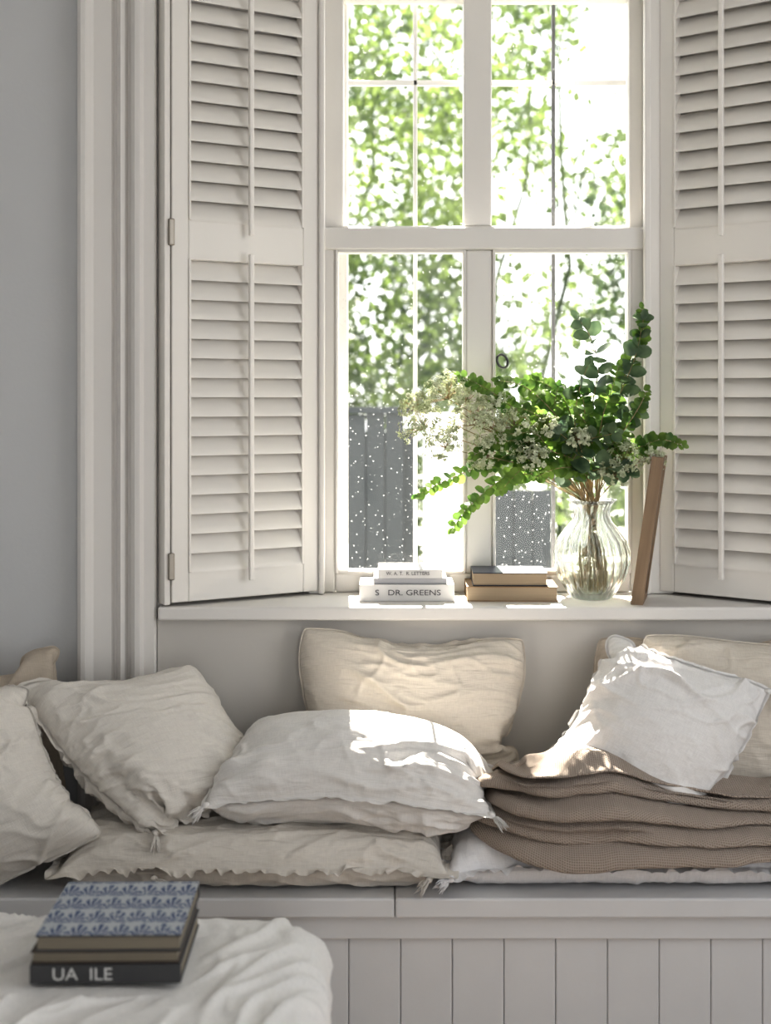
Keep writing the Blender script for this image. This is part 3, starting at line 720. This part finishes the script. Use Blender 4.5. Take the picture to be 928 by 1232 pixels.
book(e3,-.116,.118,-.103,.118,.0504,.026,C_char,M_pageshade,'back',name='book_3')
boxes('book_3_patterned_jacket',[(-.1155,.1175,-.1025,.1175,.0765,.0775)],mp_,e3)

# ------------------------------------------------------------------ garden outside
boxes('ground_outside',[(-12,16,.5,30,-.35,-.3)],paint('pale_gravel',(.40,.40,.36),.9,.4,.2,8))
mfn=plain('fence_slate_paint',(.035,.04,.043),.85,0,.1)
fl=[]
x=-3.2
while x<.10:
    fl.append((x,x+.096,3.0+random.uniform(0,.006),3.03,-.3,1.50+random.uniform(-.01,.01))); x+=.1
fl.append((-3.2,.17,3.03,3.07,-.3,1.40)); fl.append((-3.2,.17,2.98,3.05,1.50,1.535))
boxes('garden_fence',fl,mfn,None,.003)
fl=[];x=.47
while x<.86:
    fl.append((x,x+.096,3.0+random.uniform(0,.006),3.03,-.3,1.10)); x+=.1
fl.append((.46,.87,3.03,3.07,-.3,1.05))
boxes('garden_fence',fl,mfn,None,.003)
boxes('garden_gate_pier',[(.20,.43,2.92,3.12,-.3,1.46),(.18,.45,2.90,3.14,1.46,1.50)],paint('white_render',(.85,.85,.83),.8),None,.01)
def foliage(name,n,xr,yr,zr,thr,size,seed,mat,fs=1.1,bias=None,br=10):
    r=random.Random(seed); V=[];F=[]; k=0;tries=0
    while k<n and tries<n*30:
        tries+=1
        p=Vector((r.uniform(*xr),r.uniform(*yr),r.uniform(*zr)))
        v=noise.noise(Vector((p.x*fs,p.y*.35,p.z*fs+seed)))+.45*noise.noise(Vector((p.x*fs*2.9,p.y*.8,p.z*fs*2.9)))
        if v<thr+(bias(p) if bias else 0): continue
        d=Vector((r.gauss(0,1),r.gauss(0,1),r.gauss(0,1)-.5)).normalized(); nn=Vector((r.gauss(0,1),r.gauss(0,1),r.gauss(0,1)))
        s_=size*r.uniform(.6,1.3); sd=d.cross(nn).normalized(); s=len(V)
        V+= [tuple(p),tuple(p+d*s_*.5+sd*s_*.32),tuple(p+d*s_),tuple(p+d*s_*.5-sd*s_*.32)]; F.append((s,s+1,s+2,s+3)); k+=1
    for i in range(br):
        x=r.uniform(*xr); y=r.uniform(*yr); p=[Vector((x,y,-.3))]
        for j in range(6): p.append(p[-1]+Vector((r.uniform(-.35,.35),r.uniform(-.15,.15),(zr[1]+.3)/6.5)))
        tube(V,F,p,.040,.008,5)
    return mesh_obj(name,V,F,mat)
M_g1=leafmat('tree_leaf',(.025,.045,.015),(.12,.165,.045),.36,.6,.5)
foliage('garden_tree_foliage',38000,(-4,7),(7,13),(.2,6.5),-.09,.12,2,M_g1,.95,lambda p: .10*max(0,p.x-.3)+.05*max(0,p.z-3)-.12*max(0,2.6-p.z),14)
foliage('garden_shrub',2600,(1.0,3.4),(3.3,4.3),(-.3,1.25),-.15,.09,5,M_g1,1.8,None,3)
foliage('added_sun_screen_leaves',3600,(-2.6,2.2),(1.5,2.8),(4.1,6.6),.0,.13,9,M_g1,1.5,lambda p: .8*max(0,4.8-p.z)-.6*max(0,p.z-4.8),0)  # unseen leaves added to cut and dapple the sun beam

# ------------------------------------------------------------------ light
w=bpy.data.worlds.new('sky'); S.world=w; w.use_nodes=True; nt=w.node_tree; bg=nt.nodes['Background']
tc=N(nt,'ShaderNodeTexCoord'); sp=N(nt,'ShaderNodeSeparateXYZ'); nt.links.new(tc.outputs['Generated'],sp.inputs[0])
cr=N(nt,'ShaderNodeValToRGB'); cr.color_ramp.elements[0].position=0; cr.color_ramp.elements[0].color=(1,1,1,1); cr.color_ramp.elements[1].position=.8; cr.color_ramp.elements[1].color=(.86,.92,1,1)
nt.links.new(sp.outputs['Z'],cr.inputs[0]); nt.links.new(cr.outputs[0],bg.inputs[0]); bg.inputs['Strength'].default_value=2.65
su=bpy.data.lights.new('sun','SUN'); su.energy=32; su.angle=math.radians(.55); su.color=(1,.93,.82)
so_=bpy.data.objects.new('sun',su); so_.rotation_euler=Vector((.04,-1,-1.2)).to_track_quat('-Z','Y').to_euler(); so_.location=(0,5,6); link(so_)
def portal(name,loc,rot,sx,sy):
    l=bpy.data.lights.new(name,'AREA'); l.shape='RECTANGLE'; l.size=sx; l.size_y=sy; l.cycles.is_portal=True
    o=bpy.data.objects.new(name,l); o.location=loc; o.rotation_euler=rot; link(o)
portal('sky_portal_window',(.27,.13,1.9),(-math.pi/2,0,0),1.0,1.8)
portal('sky_portal_side',(2.33,-2.25,1.82),(0,math.pi/2,0),1.95,1.9)
portal('sky_portal_door',(.75,-5.33,1.2),(math.pi/2,0,0),1.1,2.4)

# ------------------------------------------------------------------ camera
cam=bpy.data.cameras.new('camera'); cam.sensor_width=36; cam.lens=1500/1232*36; cam.shift_y=-(616-480)/1232
cam.dof.use_dof=True; cam.dof.focus_distance=3.15; cam.dof.aperture_fstop=2.6; cam.clip_start=.05
co=bpy.data.objects.new('camera',cam); co.location=(0,-3.5,1.576); co.rotation_euler=(math.pi/2,0,0); link(co); S.camera=co
S.view_settings.view_transform='Standard'
try: S.view_settings.look='Medium High Contrast'
except Exception as ex:
    print('look',ex); S.view_settings.look='None'
S.view_settings.exposure=0.08
